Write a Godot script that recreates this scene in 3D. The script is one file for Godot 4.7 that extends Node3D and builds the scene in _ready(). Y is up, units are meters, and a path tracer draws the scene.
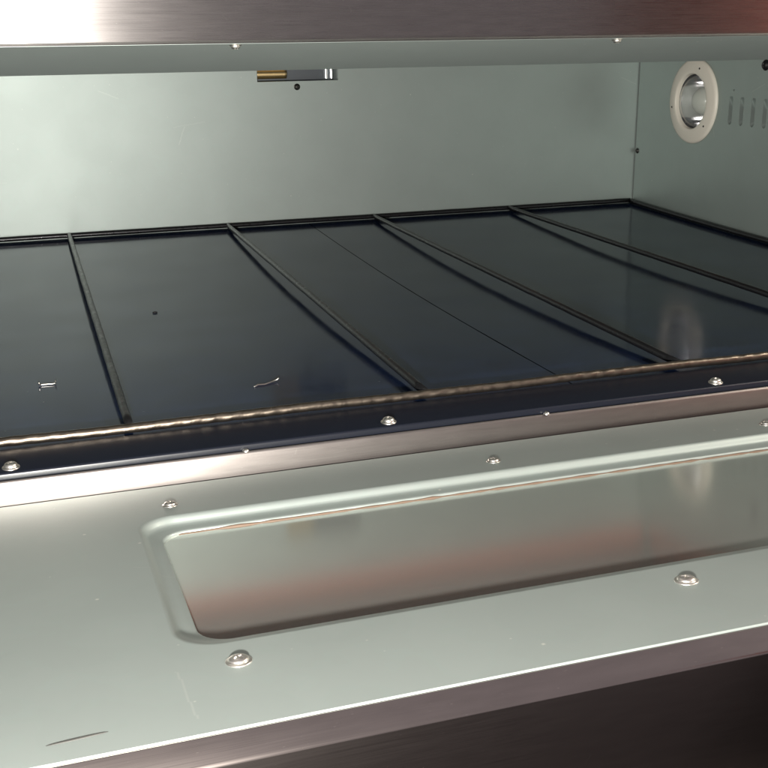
extends Node3D
# An open deck oven seen from just outside its mouth, lit by the flash of the phone that photographs it.

const DEPTH := 0.62          # chamber, front rod to back wall
const WALL_R := 0.4084       # inner face of the right wall
const WALL_L := -0.57
const CEILING := 0.2545
const HINGE := Vector3(0, -0.0172, 0.042)
const DOOR_TILT := 6.0       # the door stops short of level
const EYE := Vector3(-0.2831, 0.1914, 0.5501)
const FLASH := Vector3(-0.308, 0.122, 0.552)

var rng := RandomNumberGenerator.new()
var M := {}

# ------------------------------------------------------------------ nodes
func tag(o: Node, label: String, category: String, group := "") -> void:
	o.set_meta("label", label); o.set_meta("category", category)
	if group: o.set_meta("group", group)

func base(called: String, parent: Node, at := Vector3.ZERO) -> Node3D:
	var o := Node3D.new(); o.name = called; o.position = at
	parent.add_child(o, true); return o

func put(called: String, mesh: Mesh, mat: Material, parent: Node, at := Vector3.ZERO, turn := Basis.IDENTITY) -> MeshInstance3D:
	var o := MeshInstance3D.new(); o.name = called; o.mesh = mesh
	o.material_override = mat; o.transform = Transform3D(turn, at)
	o.cast_shadow = GeometryInstance3D.SHADOW_CASTING_SETTING_ON
	parent.add_child(o, true); return o

# ------------------------------------------------------------------ meshes
func grid(rows: Array, closed := false, uvs := Vector2(1, 1)) -> ArrayMesh:
	# rows of points, all the same length; smooth surface through them. u runs along a row.
	var st := SurfaceTool.new(); st.begin(Mesh.PRIMITIVE_TRIANGLES)
	var n: int = rows[0].size()
	var v := 0.0
	for j in rows.size():
		var u := 0.0
		if j > 0: v += (rows[j][0] - rows[j - 1][0]).length()
		for i in n:
			if i > 0: u += (rows[j][i] - rows[j][i - 1]).length()
			st.set_uv(Vector2(u * uvs.x, v * uvs.y)); st.set_smooth_group(0)
			st.add_vertex(rows[j][i])
	for j in rows.size() - 1:
		for i in (n if closed else n - 1):
			var a := j * n + i
			var b := j * n + (i + 1) % n
			for k in [a, b, b + n, a, b + n, a + n]: st.add_index(k)
	st.generate_normals(); st.generate_tangents()
	return st.commit()

func sweep_x(profile: PackedVector2Array, x0: float, x1: float, closed := true, crease := 28.0, cap := true) -> ArrayMesh:
	# profile points are (z, y), clockwise seen from +x so that faces look outward; corners sharper than crease stay sharp
	var st := SurfaceTool.new(); st.begin(Mesh.PRIMITIVE_TRIANGLES)
	var n := profile.size()
	var edges := n if closed else n - 1
	var nrm := []
	for i in edges:
		var d := (profile[(i + 1) % n] - profile[i]).normalized()
		nrm.append(Vector2(-d.y, d.x))
	var v := 0.0
	for i in edges:
		var a := profile[i]; var b := profile[(i + 1) % n]
		var na: Vector2 = nrm[i]; var nb: Vector2 = nrm[i]
		if closed or i > 0:
			var q: Vector2 = nrm[(i - 1 + edges) % edges]
			if absf(rad_to_deg(q.angle_to(nrm[i]))) < crease: na = (na + q).normalized()
		if closed or i < edges - 1:
			var q2: Vector2 = nrm[(i + 1) % edges]
			if absf(rad_to_deg(q2.angle_to(nrm[i]))) < crease: nb = (nb + q2).normalized()
		var w := v + (b - a).length()
		var quad := [[x0, a, na, v], [x1, a, na, v], [x1, b, nb, w], [x0, a, na, v], [x1, b, nb, w], [x0, b, nb, w]]
		for k in quad:
			var p: Vector2 = k[1]; var m: Vector2 = k[2]
			st.set_normal(Vector3(0, m.y, m.x)); st.set_uv(Vector2(k[0], k[3]))
			st.set_tangent(Plane(1, 0, 0, 1)); st.add_vertex(Vector3(k[0], p.y, p.x))
		v = w
	if closed and cap:
		var tri := Geometry2D.triangulate_polygon(profile)
		for s in [[x0, -1.0], [x1, 1.0]]:
			for k in tri.size():
				var p := profile[tri[k]]
				st.set_normal(Vector3(s[1], 0, 0)); st.set_uv(p); st.set_tangent(Plane(0, 0, 1, 1))
				st.add_vertex(Vector3(s[0], p.y, p.x))
	return st.commit()

func tube(points: Array, radius: float, sides := 14, wob := 0.0) -> ArrayMesh:
	var rows := []
	for i in points.size():
		var d: Vector3 = (points[mini(i + 1, points.size() - 1)] - points[maxi(i - 1, 0)]).normalized()
		var side := d.cross(Vector3.UP if absf(d.y) < 0.9 else Vector3.RIGHT).normalized()
		var up := side.cross(d)
		var r := radius * (1.0 + wob * rng.randf_range(-1, 1))
		var row := []
		for k in sides:
			var t := TAU * k / sides
			row.append(points[i] + (side * cos(t) + up * sin(t)) * r)
		rows.append(row)
	for e in [0, points.size() - 1]:
		var tip := []
		for k in sides: tip.append(points[e])
		if e == 0: rows.push_front(tip)
		else: rows.push_back(tip)
	return grid(rows, true)

func twisted(x0: float, x1: float, radius: float, pitch: float) -> ArrayMesh:
	# a rod along x, rolled with two flats that wind round it
	var rows := []
	var n := int((x1 - x0) / 0.0009)
	for i in n + 1:
		var x := lerpf(x0, x1, float(i) / n)
		var sway := sin(x * 31.0) * 0.00025 + sin(x * 83.0 + 1.0) * 0.0001
		var amp := 0.026 + 0.014 * sin(x * 57.0)
		var row := []
		for k in 16:
			var t := -TAU * k / 16.0
			var r := 0.0 if i == 0 or i == n else radius * (1.0 + amp * sin(2.0 * t + TAU * x / pitch) + 0.015 * rng.randf_range(-1, 1))
			row.append(Vector3(x, sway + cos(t) * r, sin(t) * r))
		rows.append(row)
	return grid(rows, true)

func lathe(profile: Array, sides := 32) -> ArrayMesh:
	# (radius, height) pairs turned about +y; repeat a pair to keep a sharp edge
	var rows := []
	for p in profile:
		var row := []
		for k in sides + 1:
			var t := TAU * k / sides
			row.append(Vector3(p[0] * cos(t), p[1], p[0] * sin(t)))
		rows.append(row)
	return grid(rows)

func slab(size: Vector3, r := 0.0015) -> ArrayMesh:
	# a box with chamfered edges
	var st := SurfaceTool.new(); st.begin(Mesh.PRIMITIVE_TRIANGLES)
	var h := size / 2.0
	var pts := PackedVector3Array()
	for x in [-1, 1]:
		for y in [-1, 1]:
			for z in [-1, 1]:
				pts.append(Vector3(x * (h.x - r), y * (h.y - r), z * h.z))
				pts.append(Vector3(x * (h.x - r), y * h.y, z * (h.z - r)))
				pts.append(Vector3(x * h.x, y * (h.y - r), z * (h.z - r)))
	var c := ConvexPolygonShape3D.new(); c.points = pts
	# faces: six sides, twelve edges, eight corners
	var key := func(x: int, y: int, z: int, k: int) -> Vector3: return pts[((x * 2 + y) * 2 + z) * 3 + k]
	var polys := []
	for s in [0, 1]:
		polys.append([key.call(0, 0, s, 0), key.call(1, 0, s, 0), key.call(1, 1, s, 0), key.call(0, 1, s, 0)])
		polys.append([key.call(0, s, 0, 1), key.call(1, s, 0, 1), key.call(1, s, 1, 1), key.call(0, s, 1, 1)])
		polys.append([key.call(s, 0, 0, 2), key.call(s, 1, 0, 2), key.call(s, 1, 1, 2), key.call(s, 0, 1, 2)])
		for t in [0, 1]:
			polys.append([key.call(0, s, t, 0), key.call(1, s, t, 0), key.call(1, s, t, 1), key.call(0, s, t, 1)])
			polys.append([key.call(s, 0, t, 0), key.call(s, 1, t, 0), key.call(s, 1, t, 2), key.call(s, 0, t, 2)])
			polys.append([key.call(s, t, 0, 1), key.call(s, t, 1, 1), key.call(s, t, 1, 2), key.call(s, t, 0, 2)])
			for u in [0, 1]: polys.append([key.call(s, t, u, 0), key.call(s, t, u, 1), key.call(s, t, u, 2)])
	for p in polys:
		var nrm: Vector3 = (p[1] - p[0]).cross(p[2] - p[0]).normalized()
		var mid: Vector3 = (p[0] + p[1] + p[2]) / 3.0
		if nrm.dot(mid) < 0: nrm = -nrm
		else: p.reverse()
		for k in range(1, p.size() - 1):
			for q in [p[0], p[k], p[k + 1]]:
				st.set_normal(nrm); st.set_uv(Vector2(q.x, q.y + q.z)); st.add_vertex(q)
	st.generate_tangents()
	return st.commit()

func round_rect(x0: float, x1: float, z0: float, z1: float, r: float, y: float, steps := 10) -> Array:
	var row := []
	for c in [[x1 - r, z1 - r, 0.0], [x0 + r, z1 - r, PI / 2], [x0 + r, z0 + r, PI], [x1 - r, z0 + r, 1.5 * PI]]:
		for k in steps + 1:
			var t: float = c[2] + PI / 2 * k / steps
			row.append(Vector3(c[0] + cos(t) * r, y, c[1] + sin(t) * r))
	return row

func plate_with_hole(X0: float, X1: float, Z0: float, Z1: float, hole: Array, y: float, steps := 10) -> ArrayMesh:
	# flat sheet facing up with the rounded hole cut out: each corner arc fans to the sheet's corner, the straight runs are quads
	var st := SurfaceTool.new(); st.begin(Mesh.PRIMITIVE_TRIANGLES)
	var corner := [Vector3(X1, y, Z1), Vector3(X0, y, Z1), Vector3(X0, y, Z0), Vector3(X1, y, Z0)]
	var tris := []
	var m := steps + 1
	for c in 4:
		for k in steps: tris.append([hole[c * m + k], corner[c], hole[c * m + k + 1]])
		var a: Vector3 = hole[c * m + steps]; var b: Vector3 = hole[((c + 1) % 4) * m]
		tris.append([a, corner[c], corner[(c + 1) % 4]]); tris.append([a, corner[(c + 1) % 4], b])
	for t in tris:
		if (t[1] - t[0]).cross(t[2] - t[0]).y > 0: t.reverse()
		for p in t:
			st.set_normal(Vector3.UP); st.set_uv(Vector2(p.x, p.z)); st.set_tangent(Plane(1, 0, 0, 1)); st.add_vertex(p)
	return st.commit()

# ------------------------------------------------------------------ textures
func noise_image(size: int, freq: float, octaves: int, seed_: int) -> Image:
	var f := FastNoiseLite.new(); f.noise_type = FastNoiseLite.TYPE_SIMPLEX_SMOOTH
	f.frequency = freq; f.fractal_octaves = octaves; f.seed = seed_
	var im := f.get_seamless_image(size, size); im.convert(Image.FORMAT_RGBA8); return im

func levels(im: Image, lo: float, hi: float) -> Image:
	# grey levels of an image stretched to lo..hi
	var d := im.get_data()
	for i in range(0, d.size(), 4):
		var g := clampf(lo + (hi - lo) * d[i] / 255.0, 0, 1) * 255.0
		d[i] = int(g); d[i + 1] = int(g); d[i + 2] = int(g); d[i + 3] = 255
	return Image.create_from_data(im.get_width(), im.get_height(), false, Image.FORMAT_RGBA8, d)

func streaks(size: int, seed_: int, lo: float, hi: float) -> Image:
	# brushing: fine lines along u, each some way long
	var f := FastNoiseLite.new(); f.noise_type = FastNoiseLite.TYPE_VALUE; f.frequency = 0.9; f.seed = seed_; f.fractal_octaves = 2
	var im := f.get_image(24, size); im.convert(Image.FORMAT_RGBA8)
	im.resize(size, size, Image.INTERPOLATE_CUBIC)
	return levels(im, lo, hi)

func tex(im: Image) -> ImageTexture:
	im.generate_mipmaps(); return ImageTexture.create_from_image(im)

func soiled(size: int, tint: Color, dirt: Color, specks: int, scratches: int, seed_: int, mottle := 0.06) -> Image:
	# colour map of a metal sheet: faint mottling, dust specks, hair scratches
	var im := noise_image(size, 0.012, 4, seed_)
	var d := im.get_data()
	for i in range(0, d.size(), 4):
		var g := 1.0 + (d[i] / 255.0 - 0.5) * 2.0 * mottle
		for c in 3: d[i + c] = int(clampf(tint[c] * g, 0, 1) * 255)
		d[i + 3] = 255
	im = Image.create_from_data(size, size, false, Image.FORMAT_RGBA8, d)
	var r := RandomNumberGenerator.new(); r.seed = seed_
	for k in specks:
		var x := r.randi() % size; var y := r.randi() % size
		var big := r.randf()
		var n := 1 if big < 0.8 else 2
		im.fill_rect(Rect2i(x, y, n, n), Color(dirt, 1.0).lerp(tint, r.randf() * 0.6))
	for k in scratches:
		var p := Vector2(r.randf() * size, r.randf() * size); var a := r.randf_range(-0.5, 0.5) + (0.0 if r.randf() < 0.6 else 1.5)
		var c := tint.lerp(dirt, r.randf_range(0.1, 0.45))
		for s in r.randi_range(8, 60):
			p += Vector2(cos(a), sin(a)); a += r.randf_range(-0.04, 0.04)
			im.set_pixel(posmod(int(p.x), size), posmod(int(p.y), size), c)
	return im

func metal(tint: Color, rough: float, metallic := 1.0) -> StandardMaterial3D:
	var m := StandardMaterial3D.new(); m.albedo_color = tint; m.roughness = rough; m.metallic = metallic
	m.metallic_specular = 0.5; return m

func triplanar(m: StandardMaterial3D, per_metre: float) -> StandardMaterial3D:
	m.uv1_triplanar = true; m.uv1_scale = Vector3.ONE * per_metre; m.uv1_triplanar_sharpness = 6.0; return m

func make_materials() -> void:
	var wave := noise_image(512, 0.006, 2, 5); wave.bump_map_to_normal_map(6.0)
	var wave_t := tex(wave)
	var smudge_t := tex(levels(noise_image(512, 0.008, 5, 11), 0.97, 1.03))
	var grime_t := tex(levels(noise_image(512, 0.02, 5, 21), 0.62, 1.3))
	# galvanised sheet of the chamber and the door lining: satin, faintly green
	var sheet := metal(Color(1, 1, 1), 0.5, 0.64)
	sheet.albedo_texture = tex(soiled(1024, Color(0.648, 0.688, 0.676), Color(0.82, 0.83, 0.8), 160, 20, 3, 0.012))
	sheet.roughness_texture = smudge_t; sheet.roughness_texture_channel = BaseMaterial3D.TEXTURE_CHANNEL_RED
	sheet.normal_enabled = true; sheet.normal_texture = wave_t; sheet.normal_scale = 0.014
	M.sheet = triplanar(sheet, 1.7)
	# brushed stainless of the front
	var steel := metal(Color(1, 1, 1), 0.29, 1.0)
	steel.albedo_texture = tex(soiled(1024, Color(0.76, 0.74, 0.735), Color(0.95, 0.94, 0.92), 420, 20, 14, 0.03))
	steel.roughness_texture = tex(streaks(1024, 31, 0.8, 1.2)); steel.roughness_texture_channel = BaseMaterial3D.TEXTURE_CHANNEL_RED
	var br := streaks(1024, 33, 0.0, 1.0); br.bump_map_to_normal_map(1.2)
	steel.normal_enabled = true; steel.normal_texture = tex(br); steel.normal_scale = 0.008
	steel.anisotropy_enabled = true; steel.anisotropy = -0.88
	steel.uv1_scale = Vector3(3.2, 18.0, 3.2); M.steel = steel
	var shell: StandardMaterial3D = steel.duplicate(); shell.roughness = 0.2; shell.anisotropy = -0.5; shell.albedo_color = Color(1.0, 0.975, 0.955); M.shell = shell
	var sill: StandardMaterial3D = steel.duplicate(); sill.roughness = 0.42; sill.anisotropy = -0.4; sill.albedo_color = Color(0.82, 0.81, 0.8); M.sill = sill
	# blued hearth plate
	var hearth := metal(Color(1, 1, 1), 0.135, 0.25); hearth.metallic_specular = 0.23
	hearth.albedo_texture = tex(soiled(1024, Color(0.115, 0.165, 0.275), Color(0.5, 0.5, 0.48), 130, 14, 77, 0.15))
	hearth.roughness_texture = grime_t; hearth.roughness_texture_channel = BaseMaterial3D.TEXTURE_CHANNEL_RED
	hearth.normal_enabled = true; hearth.normal_texture = wave_t; hearth.normal_scale = 0.05
	M.hearth = triplanar(hearth, 1.9)
	var rod := metal(Color(0.2, 0.2, 0.21), 0.34, 0.7)
	rod.roughness_texture = grime_t; rod.roughness_texture_channel = BaseMaterial3D.TEXTURE_CHANNEL_RED
	M.rod = triplanar(rod, 14.0)
	var worn: StandardMaterial3D = rod.duplicate(); worn.albedo_color = Color(0.47, 0.435, 0.395); worn.metallic = 0.95; worn.roughness = 0.4; M.worn_rod = worn
	M.strip = triplanar(metal(Color(0.085, 0.1, 0.14), 0.32, 0.0), 2.0)
	M.zinc = metal(Color(0.95, 0.94, 0.91), 0.36, 1.0)
	M.dark_screw = metal(Color(0.3, 0.3, 0.29), 0.35, 0.9)
	M.brass = metal(Color(0.9, 0.8, 0.6), 0.42, 1.0)
	M.chrome = metal(Color(0.92, 0.92, 0.93), 0.11, 1.0)
	M.grey_metal = metal(Color(0.42, 0.44, 0.46), 0.4, 0.9)
	M.enamel = metal(Color(0.93, 0.91, 0.86), 0.38, 0.0)
	var copper := metal(Color(0.95, 0.45, 0.31), 0.5, 0.1)
	copper.roughness_texture = grime_t; copper.roughness_texture_channel = BaseMaterial3D.TEXTURE_CHANNEL_RED
	M.copper = triplanar(copper, 2.0)
	M.heater = metal(Color(0.3, 0.22, 0.19), 0.6, 0.2)
	M.roof = triplanar(metal(Color(0.3, 0.29, 0.27), 0.5, 0.4), 2.0)
	# heat-reflecting glass of the door: a mirror coat under a greasy film
	var pane := metal(Color(0.95, 0.955, 0.94), 0.105, 0.88)
	pane.albedo_texture = tex(soiled(1024, Color(0.97, 0.97, 0.96), Color(1, 1, 1), 60, 8, 41, 0.01))
	M.pane = triplanar(pane, 2.6)
	M.seal = metal(Color(0.42, 0.345, 0.29), 0.6, 0.1)
	M.scuff = metal(Color(0.3, 0.3, 0.29), 0.6, 0.2)
	M.black = metal(Color(0.06, 0.06, 0.07), 0.5, 0.0)
	var clear := metal(Color(0.95, 0.97, 0.97, 0.12), 0.02, 0.0); clear.transparency = BaseMaterial3D.TRANSPARENCY_ALPHA
	M.clear = clear
	M.frost = metal(Color(0.8, 0.82, 0.78), 0.25, 0.0)

# ------------------------------------------------------------------ small parts
func pan_head(r: float, turn := 0.0) -> ArrayMesh:
	# washer, domed head, cross-shaped drive recess
	var rows := []
	var prof := [[1.3, 0.0], [1.3, 0.0], [1.28, 0.14], [1.2, 0.18], [1.2, 0.18], [0.98, 0.18], [0.98, 0.18], [0.99, 0.4], [0.88, 0.62], [0.74, 0.73], [0.62, 0.79], [0.54, 0.82], [0.46, 0.84], [0.38, 0.86], [0.30, 0.87], [0.22, 0.88], [0.14, 0.88], [0.07, 0.88], [0.0, 0.88]]
	for p in prof:
		var row := []
		for k in 65:
			var t := TAU * k / 64.0
			var x: float = p[0] * cos(t + turn); var z: float = p[0] * sin(t + turn)
			var slot := minf(absf(x), absf(z))
			var dip := (1.0 - smoothstep(0.09, 0.16, slot)) * (1.0 - smoothstep(0.46, 0.58, p[0])) * 0.34
			row.append(Vector3(p[0] * cos(t) * r, (p[1] - dip) * r, p[0] * sin(t) * r))
		rows.append(row)
	return grid(rows)

func csg_box(op: int, size: Vector3, at: Vector3, parent: Node, turn := Vector3.ZERO) -> CSGBox3D:
	var b := CSGBox3D.new(); b.operation = op; b.size = size; b.position = at; b.rotation_degrees = turn; b.name = "solid" if op == 0 else "cutout"
	parent.add_child(b, true); return b

func csg_round(op: int, r: float, h: float, at: Vector3, parent: Node, turn := Vector3.ZERO, sides := 40) -> void:
	var c := CSGCylinder3D.new(); c.operation = op; c.radius = r; c.height = h; c.sides = sides; c.position = at; c.rotation_degrees = turn; c.name = "cutout"
	parent.add_child(c, true)

# ------------------------------------------------------------------ scene
func _ready() -> void:
	rng.seed = 7
	var cam := Camera3D.new(); cam.name = "camera"
	cam.position = EYE; cam.rotation = Vector3(-0.3065, -0.3111, -0.0128)
	cam.fov = 38.4; cam.near = 0.01; cam.far = 60.0; cam.current = true
	add_child(cam)
	var e := Environment.new()
	e.background_mode = Environment.BG_COLOR
	e.background_color = Color(0.52, 0.492, 0.505)
	e.tonemap_mode = Environment.TONE_MAPPER_LINEAR
	e.tonemap_exposure = 1.0
	e.sdfgi_enabled = true; e.ssao_enabled = true; e.ssil_enabled = true
	var we := WorldEnvironment.new(); we.name = "environment"; we.environment = e; add_child(we)
	var flash := SpotLight3D.new(); flash.name = "flash_light"
	flash.position = FLASH; flash.light_color = Color(1.0, 0.98, 0.945)
	flash.light_energy = 0.78; flash.spot_range = 8.0; flash.spot_angle = 62.0; flash.spot_attenuation = 2.0; flash.spot_angle_attenuation = 0.6
	flash.light_size = 0.01; flash.shadow_enabled = true
	add_child(flash); flash.basis = cam.basis

	make_materials()
	build_surroundings(cam.basis)
	build_oven()
	build_rack()
	build_scraps()

func build_surroundings(aim: Basis) -> void:
	# what the polished steel mirrors: a dark floor below the oven, and a red box added unseen to be mirrored
	var fl := put("floor", slab(Vector3(9.0, 0.04, 8.0), 0.002), metal(Color(0.3, 0.275, 0.275), 0.6, 0.0), self, Vector3(0, -1.021, 3.9))
	fl.set_meta("kind", "structure")
	var cup := base("added_cupboard", self, Vector3(1.22, -1.0, 1.42)); cup.rotation_degrees.y = -14
	tag(cup, "brick red box on a black plinth, added unseen for the steel front to mirror", "added_cupboard")
	put("plinth", slab(Vector3(0.8, 0.98, 0.46), 0.006), metal(Color(0.14, 0.13, 0.13), 0.6, 0.0), cup, Vector3(0, 0.49, 0))
	put("carcass", slab(Vector3(0.74, 0.9, 0.4), 0.006), metal(Color(0.74, 0.38, 0.33), 0.5, 0.0), cup, Vector3(0, 1.43, 0))

	# unseen lamp added only to brighten that red box in the steel
	var pend := base("added_pendant", self, Vector3(1.55, 1.15, 0.45))
	tag(pend, "small round pendant lamp, added unseen to brighten the red box mirrored in the steel", "lamp")
	put("shade", lathe([[0.02, 0.1], [0.05, 0.09], [0.1, 0.05], [0.12, 0.0], [0.118, 0.0], [0.096, 0.048], [0.05, 0.086]], 40), metal(Color(0.5, 0.5, 0.5), 0.5, 0.0), pend)
	var glow := metal(Color(1, 1, 1), 0.5, 0.0); glow.emission_enabled = true; glow.emission = Color(1, 0.95, 0.88); glow.emission_energy_multiplier = 1.0
	put("bulb", lathe([[0.0, -0.03], [0.02, -0.022], [0.03, 0.0], [0.02, 0.022], [0.012, 0.05], [0.0, 0.05]], 24), glow, pend)
	put("cord", tube([Vector3(0, 0.095, 0), Vector3(0, 0.6, 0), Vector3(0, 1.2, 0)], 0.003, 8), M.black, pend)
	var lit := OmniLight3D.new(); lit.name = "added_pendant_light"; lit.position = Vector3(0, 0, 0)
	lit.light_color = Color(1, 0.95, 0.88); lit.light_energy = 2.0; lit.omni_range = 8.0; lit.omni_attenuation = 2.0; lit.light_size = 0.03; lit.shadow_enabled = true
	pend.add_child(lit)

func floor_y(z: float) -> float:
	var s := clampf((z + DEPTH) / DEPTH, 0, 1)
	return -0.0035 - 0.0046 * sin(PI * s)

func build_oven() -> void:
	var oven := base("deck_oven", self)
	tag(oven, "open stainless steel deck oven with its window door lowered towards the viewer", "oven")

	# --- chamber
	var back := CSGCombiner3D.new(); back.name = "back_wall"; oven.add_child(back)
	back.material_override = M.sheet
	csg_box(0, Vector3(1.02, 0.31, 0.018), Vector3(-0.08, 0.125, -DEPTH - 0.009), back)
	csg_box(2, Vector3(0.0872, 0.020, 0.05), Vector3(0.0026, 0.1563, -DEPTH), back)
	var right := CSGCombiner3D.new(); right.name = "side_wall"; oven.add_child(right)
	right.material_override = M.sheet
	csg_box(0, Vector3(0.018, 0.31, DEPTH - 0.002), Vector3(WALL_R + 0.009, 0.125, -DEPTH / 2 + 0.001), right)
	csg_round(2, 0.034, 0.06, Vector3(WALL_R, 0.1197, -0.504), right, Vector3(0, 0, 90))
	for k in 7:
		var z := -0.4377 + 0.0186 * k
		var lean := Basis(Vector3.BACK, deg_to_rad(25))
		var mid := Vector3(WALL_R - 0.002, 0.1132, z)
		csg_box(2, Vector3(0.016, 0.0196, 0.0064), mid, right, Vector3(0, 0, 25))
		for s in [-1, 1]: csg_round(2, 0.0032, 0.016, mid + lean * Vector3(0, 0.0098 * s, 0), right, Vector3(0, 0, 115), 16)
	csg_round(2, 0.0012, 0.01, Vector3(WALL_R, 0.1341, -0.4344), right, Vector3(0, 0, 90), 12)
	put("side_wall", slab(Vector3(0.018, 0.31, DEPTH)), M.sheet, oven, Vector3(WALL_L - 0.009, 0.125, -DEPTH / 2))
	put("ceiling", slab(Vector3(1.02, 0.012, DEPTH + 0.02)), M.sheet, oven, Vector3(-0.08, CEILING + 0.006, -DEPTH / 2 + 0.01))
	put("ceiling_trim", sweep_x(PackedVector2Array([Vector2(-DEPTH + 0.0005, 0.222), Vector2(-DEPTH + 0.0025, 0.222), Vector2(-DEPTH + 0.0035, 0.223), Vector2(-DEPTH + 0.0035, 0.2515), Vector2(-DEPTH + 0.016, 0.2515), Vector2(-DEPTH + 0.016, 0.254), Vector2(-DEPTH + 0.0005, 0.254)]), WALL_L + 0.001, WALL_R - 0.001), M.copper, oven)
	put("ceiling_trim", slab(Vector3(0.003, 0.0295, DEPTH - 0.03), 0.0006), M.copper, oven, Vector3(WALL_R - 0.0021, 0.23675, -DEPTH / 2 + 0.01))
	for z in [-0.585, -0.545, -0.505]:
		put("heating_tube", tube([Vector3(WALL_L + 0.002, 0.2455, z), Vector3(-0.4, 0.2455, z), Vector3(-0.08, 0.2455, z), Vector3(0.24, 0.2455, z), Vector3(WALL_R - 0.002, 0.2455, z)], 0.0075, 18), M.heater, oven)
	put("chamber_bottom", slab(Vector3(1.02, 0.01, DEPTH + 0.02)), M.roof, oven, Vector3(-0.08, -0.028, -DEPTH / 2))
	# blued hearth plates, sagging a little between their ends
	for s in [[WALL_L + 0.002, 0.0078], [0.0086, WALL_R - 0.0015]]:
		var prof := PackedVector2Array()
		for k in 49:
			var z := -DEPTH + 0.001 + (0.0345 + DEPTH - 0.001) * k / 48.0
			prof.append(Vector2(z, floor_y(z)))
		prof.append(Vector2(0.0354, -0.0039)); prof.append(Vector2(0.0358, -0.0047)); prof.append(Vector2(0.0354, -0.0056)); prof.append(Vector2(0.0345, -0.0060))
		for k in range(48, -1, -4):
			var z := -DEPTH + 0.001 + (0.034 + DEPTH - 0.001) * k / 48.0
			prof.append(Vector2(z, floor_y(z) - 0.0025))
		var fp := put("hearth_plate", sweep_x(prof, s[0], s[1]), M.hearth, oven)
		fp.set_meta("label", "blue-black glossy hearth plate")
	put("retaining_strip", sweep_x(PackedVector2Array([Vector2(0.0035, -0.0033), Vector2(0.0040, -0.0027), Vector2(0.0352, -0.0027), Vector2(0.0362, -0.0030), Vector2(0.0366, -0.0038), Vector2(0.0366, -0.0062), Vector2(0.0360, -0.0062), Vector2(0.0359, -0.0040), Vector2(0.0352, -0.0033)]), WALL_L + 0.002, WALL_R - 0.002, true, 50.0), M.strip, oven)
	for x in [-0.3029, -0.1136, 0.0857, 0.285]:
		put("screw", pan_head(0.0032, rng.randf() * 1.6), M.zinc, oven, Vector3(x, -0.0027, 0.030))

	# --- gap in the back wall with the thermostat bulb
	var pocket := base("thermostat", oven, Vector3(0.0026, 0.1563, -DEPTH - 0.02))
	put("pocket", slab(Vector3(0.1, 0.03, 0.004), 0.001), M.grey_metal, pocket, Vector3(0, 0, -0.006))
	put("brass_bulb", tube([Vector3(-0.05, -0.003, 0.006), Vector3(-0.042, -0.003, 0.006), Vector3(-0.012, -0.003, 0.006), Vector3(-0.0095, -0.003, 0.006)], 0.0046, 18), M.brass, pocket)
	put("brass_bulb", tube([Vector3(-0.05, 0.0065, 0.006), Vector3(-0.042, 0.0065, 0.006), Vector3(-0.012, 0.0065, 0.006), Vector3(-0.0095, 0.0065, 0.006)], 0.0042, 18), M.brass, pocket)
	for x in [0.0335, 0.0395]:
		put("chrome_pin", tube([Vector3(x, -0.0088, 0.008), Vector3(x, -0.0082, 0.008), Vector3(x, 0.009, 0.008), Vector3(x, 0.011, 0.008)], 0.0021, 14), M.chrome, pocket)
	put("screw", pan_head(0.0026), M.dark_screw, oven, Vector3(0.0012, 0.1405, -DEPTH), Basis(Vector3.RIGHT, PI / 2))
	put("screw", pan_head(0.0025), M.dark_screw, oven, Vector3(WALL_R, 0.0579, -DEPTH + 0.006), Basis(Vector3.BACK, PI / 2))

	put("screw", pan_head(0.004), M.black, oven, Vector3(WALL_R, 0.1593, -0.3864), Basis(Vector3.BACK, PI / 2))

	# --- lamp in the right wall
	var lamp := base("oven_lamp", oven, Vector3(WALL_R, 0.1197, -0.504))
	lamp.basis = Basis(Vector3.BACK, PI / 2)      # its +y looks into the chamber
	put("ring", lathe([[0.0335, -0.001], [0.0440, -0.001], [0.0440, -0.001], [0.0442, 0.0012], [0.0432, 0.0027], [0.0410, 0.0036], [0.0330, 0.0047], [0.0300, 0.0050], [0.0290, 0.0046], [0.0286, 0.0036], [0.0283, 0.0015], [0.0281, -0.001]], 72), M.enamel, lamp)
	put("reflector", lathe([[0.0280, 0.0005], [0.0279, -0.002], [0.0272, -0.009], [0.0255, -0.016], [0.0225, -0.0225], [0.018, -0.0275], [0.012, -0.031], [0.006, -0.0328], [0.0, -0.0332]], 72), M.chrome, lamp)
	put("bulb", lathe([[0.0, 0.0], [0.006, -0.0011], [0.0105, -0.0038], [0.0140, -0.0085], [0.0150, -0.0140], [0.0138, -0.0195], [0.0105, -0.0245], [0.0075, -0.029], [0.0070, -0.034]], 40), M.frost, lamp)
	put("glass", lathe([[0.0276, -0.003], [0.0262, 0.000], [0.0225, 0.0032], [0.015, 0.0058], [0.008, 0.0069], [0.0, 0.0072]], 48), M.clear, lamp)
	for t in [0.35, 2.3, 4.5]:
		put("screw", pan_head(0.0009), M.black, lamp, Vector3(cos(t) * 0.0362, 0.0042, sin(t) * 0.0362))

	# --- mouth: lintel, front sheet, threshold
	put("lintel", sweep_x(PackedVector2Array([Vector2(0.0426, 0.262), Vector2(-0.0275, 0.262), Vector2(-0.0275, 0.1756), Vector2(-0.0262, 0.1748), Vector2(-0.0246, 0.1749), Vector2(0.0426, 0.1885)]), -0.66, 0.5, true, 35.0), M.sheet, oven)
	var fz := 0.045
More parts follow.
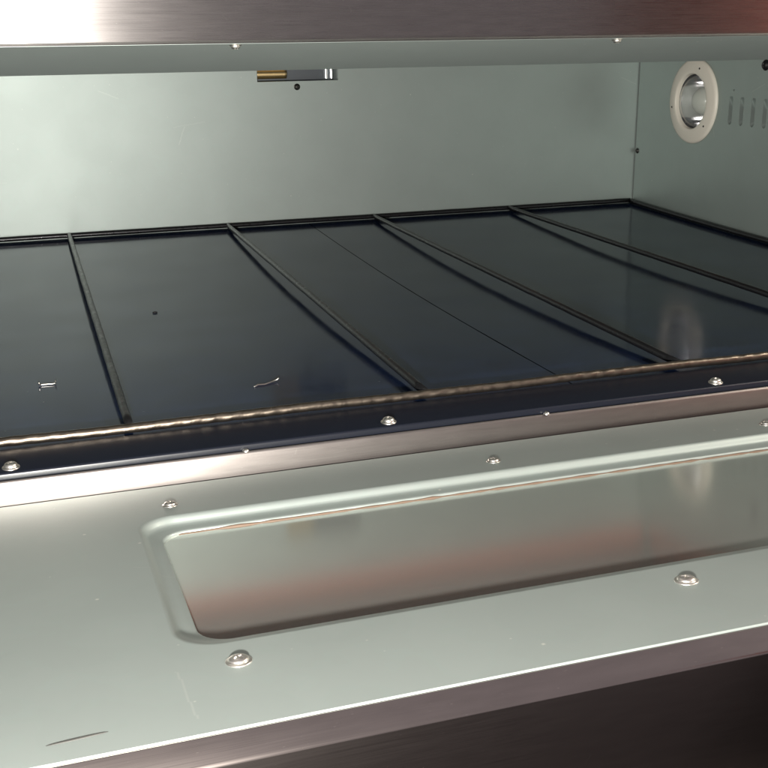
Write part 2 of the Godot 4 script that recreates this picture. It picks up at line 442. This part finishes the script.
	put("front_sheet", sweep_x(PackedVector2Array([Vector2(fz - 0.0023, 0.1886), Vector2(fz - 0.0016, 0.1886), Vector2(fz - 0.001, 0.1890), Vector2(fz - 0.0002, 0.1899), Vector2(fz, 0.1912), Vector2(fz, 0.62), Vector2(fz - 0.0023, 0.62)]), -0.72, 0.56), M.steel, oven)
	for x in [-0.1866, 0.0054, 0.197]:
		put("screw", pan_head(0.0022, rng.randf() * 1.6), M.zinc, oven, Vector3(x, 0.1880, 0.0392), Basis(Vector3.RIGHT, PI - 0.19))
	# threshold: rolled top edge, then a face leaning back 22 degrees
	var th := PackedVector2Array()
	th.append(Vector2(0.0368, -0.030)); th.append(Vector2(0.0368, -0.0085))
	th.append_array(PackedVector2Array([Vector2(0.0372, -0.0068), Vector2(0.0380, -0.0060), Vector2(0.0388, -0.0063), Vector2(0.0393, -0.0074), Vector2(0.0396, -0.0194), Vector2(0.0396, -0.030)]))
	put("threshold", sweep_x(th, -0.66, 0.5, true, 50.0), M.sill, oven)
	for x in [-0.1915, -0.026, 0.14]:
		put("rivet", lathe([[0.0017, 0.0], [0.0015, 0.0007], [0.0009, 0.0012], [0.0, 0.0014]], 16), M.zinc, oven, Vector3(x, -0.0060, 0.0382))
	put("lower_front", slab(Vector3(1.28, 0.56, 0.02)), M.steel, oven, Vector3(-0.08, -0.325, 0.022))

	# --- door, hinged along the threshold and lowered
	var door := base("door", oven, HINGE)
	door.rotation_degrees.x = -DOOR_TILT
	var W0 := -0.252; var W1 := 0.21; var Z0 := 0.0478; var Z1 := 0.1905
	var X0 := -0.66; var X1 := 0.5; var L := 0.2455
	put("inner_panel", plate_with_hole(X0, X1, 0.0010, L, round_rect(W0, W1, Z0, Z1, 0.016, 0.0), 0.0), M.sheet, door)
	# pressed recess round the window
	var rows := []
	for q in [[0.0, 0.0, 0.0, 0.0], [0.25, 0.3, 0.5, -0.04], [0.7, 0.8, 1.4, -0.22], [1.3, 1.4, 3.0, -0.7], [1.9, 2.1, 5.2, -1.5], [2.4, 2.9, 7.8, -2.5], [2.9, 3.6, 9.8, -3.3], [3.7, 4.5, 11.2, -3.8], [6.0, 6.6, 12.0, -4.1], [9.0, 9.2, 12.5, -4.35], [9.8, 9.8, 13.0, -4.7], [10.0, 10.0, 13.2, -5.5], [10.0, 10.0, 13.2, -7.5]]:
		# inset on the hinge side, at the ends and on the near side, and depth, in millimetres
		rows.append(round_rect(W0 + q[1] * 0.001, W1 - q[1] * 0.001, Z0 + q[0] * 0.00105, Z1 - q[2] * 0.001, 0.016 - q[1] * 0.0004, q[3] * 0.001))
	put("window_rim", grid(rows, true), M.sheet, door)
	put("window_pane", slab(Vector3(W1 - W0 - 0.0194, 0.004, Z1 - Z0 - 0.0231), 0.0004), M.pane, door, Vector3((W0 + W1) / 2, -0.0078, (Z0 + Z1) / 2 - 0.00135))
	# rust-coloured sealant along the hinge side of the glass
	var bead := []
	for k in 90:
		bead.append(Vector3(lerpf(W0 + 0.016, W1 - 0.016, k / 89.0), -0.0058 + rng.randf_range(-0.00025, 0.00012), Z0 + 0.0109 + rng.randf_range(-0.00015, 0.00015)))
	put("seal", tube(bead, 0.0006, 8, 0.3), M.seal, door)
	# rolled front edge, bevel, outer face
	put("front_edge", sweep_x(PackedVector2Array([Vector2(L - 0.0003, -0.0007), Vector2(L - 0.0003, -0.0001), Vector2(L, 0.00003), Vector2(L + 0.0002, -0.0001), Vector2(L + 0.0003, -0.0003), Vector2(L + 0.0003, -0.0007)]), X0, X1, true, 50.0), M.sheet, door)
	put("outer_shell", sweep_x(PackedVector2Array([Vector2(0.006, -0.075), Vector2(0.006, -0.0100), Vector2(L - 0.004, -0.0100), Vector2(L - 0.004, -0.0008), Vector2(L + 0.0006, -0.0008), Vector2(L + 0.0009, -0.0010), Vector2(L + 0.0056, -0.0062), Vector2(L + 0.0061, -0.0068), Vector2(L + 0.0063, -0.0076), Vector2(L - 0.0055, -0.073), Vector2(L - 0.008, -0.075)]), X0 - 0.002, X1 + 0.002, true, 26.0), M.shell, door)
	put("scuff_mark", lathe([[0.0, 0.00025], [0.6, 0.00024], [0.9, 0.00020], [1.0, 0.0001]], 24), M.scuff, door, Vector3(-0.2850, 0.0, 0.2350), Basis(Vector3.UP, 0.08) * Basis.from_scale(Vector3(0.0085, 1.0, 0.0006)))
	for x in [-0.2344, -0.0728, 0.0887, 0.2502, 0.412, -0.396, -0.5575]:
		put("bolt", pan_head(0.0028, rng.randf() * 1.6), M.zinc, door, Vector3(x, 0.0, 0.0325), Basis.from_scale(Vector3(1, 0.7, 1)))
		put("bolt", pan_head(0.0033, rng.randf() * 1.6), M.zinc, door, Vector3(x, 0.0, 0.205), Basis.from_scale(Vector3(1, 0.62, 1)))

func build_rack() -> void:
	var rack := base("wire_rack", self, Vector3(0, 0, 0))
	tag(rack, "dark steel rod rack laid across the black oven floor", "rack")
	var line := func(a: Vector3, b: Vector3, n: int, bend: float) -> Array:
		var out := []
		for k in n + 1:
			var t := float(k) / n
			out.append(a.lerp(b, t) + Vector3(rng.randf_range(-1, 1) * bend, rng.randf_range(-1, 1) * bend, 0))
		return out
	var xl := WALL_L + 0.006; var xr := WALL_R - 0.006
	put("rod", twisted(xl, xr, 0.0025, 0.0105), M.worn_rod, rack)
	put("rod", tube(line.call(Vector3(xl, 0, -DEPTH + 0.005), Vector3(xr, 0, -DEPTH + 0.005), 60, 0.0001), 0.0025, 14, 0.03), M.rod, rack)
	for k in range(-2, 5):
		var x := -0.2441 + 0.1631 * k
		x = clampf(x, xl, xr)
		if k == -2 or k == 4:
			var side := []
			for j in 41:
				var z := lerpf(-DEPTH + 0.004, -0.001, j / 40.0)
				side.append(Vector3(x, floor_y(z) + 0.0030, z))
			put("rod", tube(side, 0.0025, 14, 0.02), M.rod, rack)
			continue
		put("rod", tube(line.call(Vector3(x, 0.0002, -DEPTH + 0.004), Vector3(x, 0.0002, -0.001), 40, 0.0001), 0.0024, 14, 0.02), M.rod, rack)

func build_scraps() -> void:
	# bits of wire and crumbs left on the hearth plates
	var y1 := floor_y(-0.11)
	var staple := base("staple", self, Vector3(-0.282, y1, -0.111))
	tag(staple, "bent bright wire staple lying on the black oven floor near the threshold", "staple")
	put("wire", tube([Vector3(-0.0048, 0.0026, 0.0012), Vector3(-0.0046, 0.0008, 0.0), Vector3(-0.003, 0.0007, -0.0002), Vector3(0.003, 0.0007, 0.0004), Vector3(0.0046, 0.0008, 0.0), Vector3(0.0049, 0.0027, 0.0008)], 0.0006, 8), M.zinc, staple)
	var curl := base("wire_curl", self, Vector3(-0.159, floor_y(-0.064), -0.064))
	tag(curl, "thin curled wire shaving with a bright tip on the black oven floor", "wire")
	put("wire", tube([Vector3(-0.008, 0.0006, 0.004), Vector3(-0.005, 0.0007, 0.001), Vector3(-0.001, 0.0006, 0.0012), Vector3(0.004, 0.0007, -0.002), Vector3(0.0075, 0.0012, -0.0035), Vector3(0.0085, 0.0022, -0.003)], 0.00045, 8), M.zinc, curl)
	var crumb := put("crumb", lathe([[0.0, 0.0], [0.0016, 0.0002], [0.0014, 0.0008], [0.0005, 0.0011], [0.0, 0.0011]], 7), M.black, self, Vector3(-0.1984, floor_y(-0.28) + 0.0001, -0.28), Basis.from_scale(Vector3(1.3, 1, 0.8)))
	tag(crumb, "black burnt crumb alone in the middle of the second floor bay", "crumb")
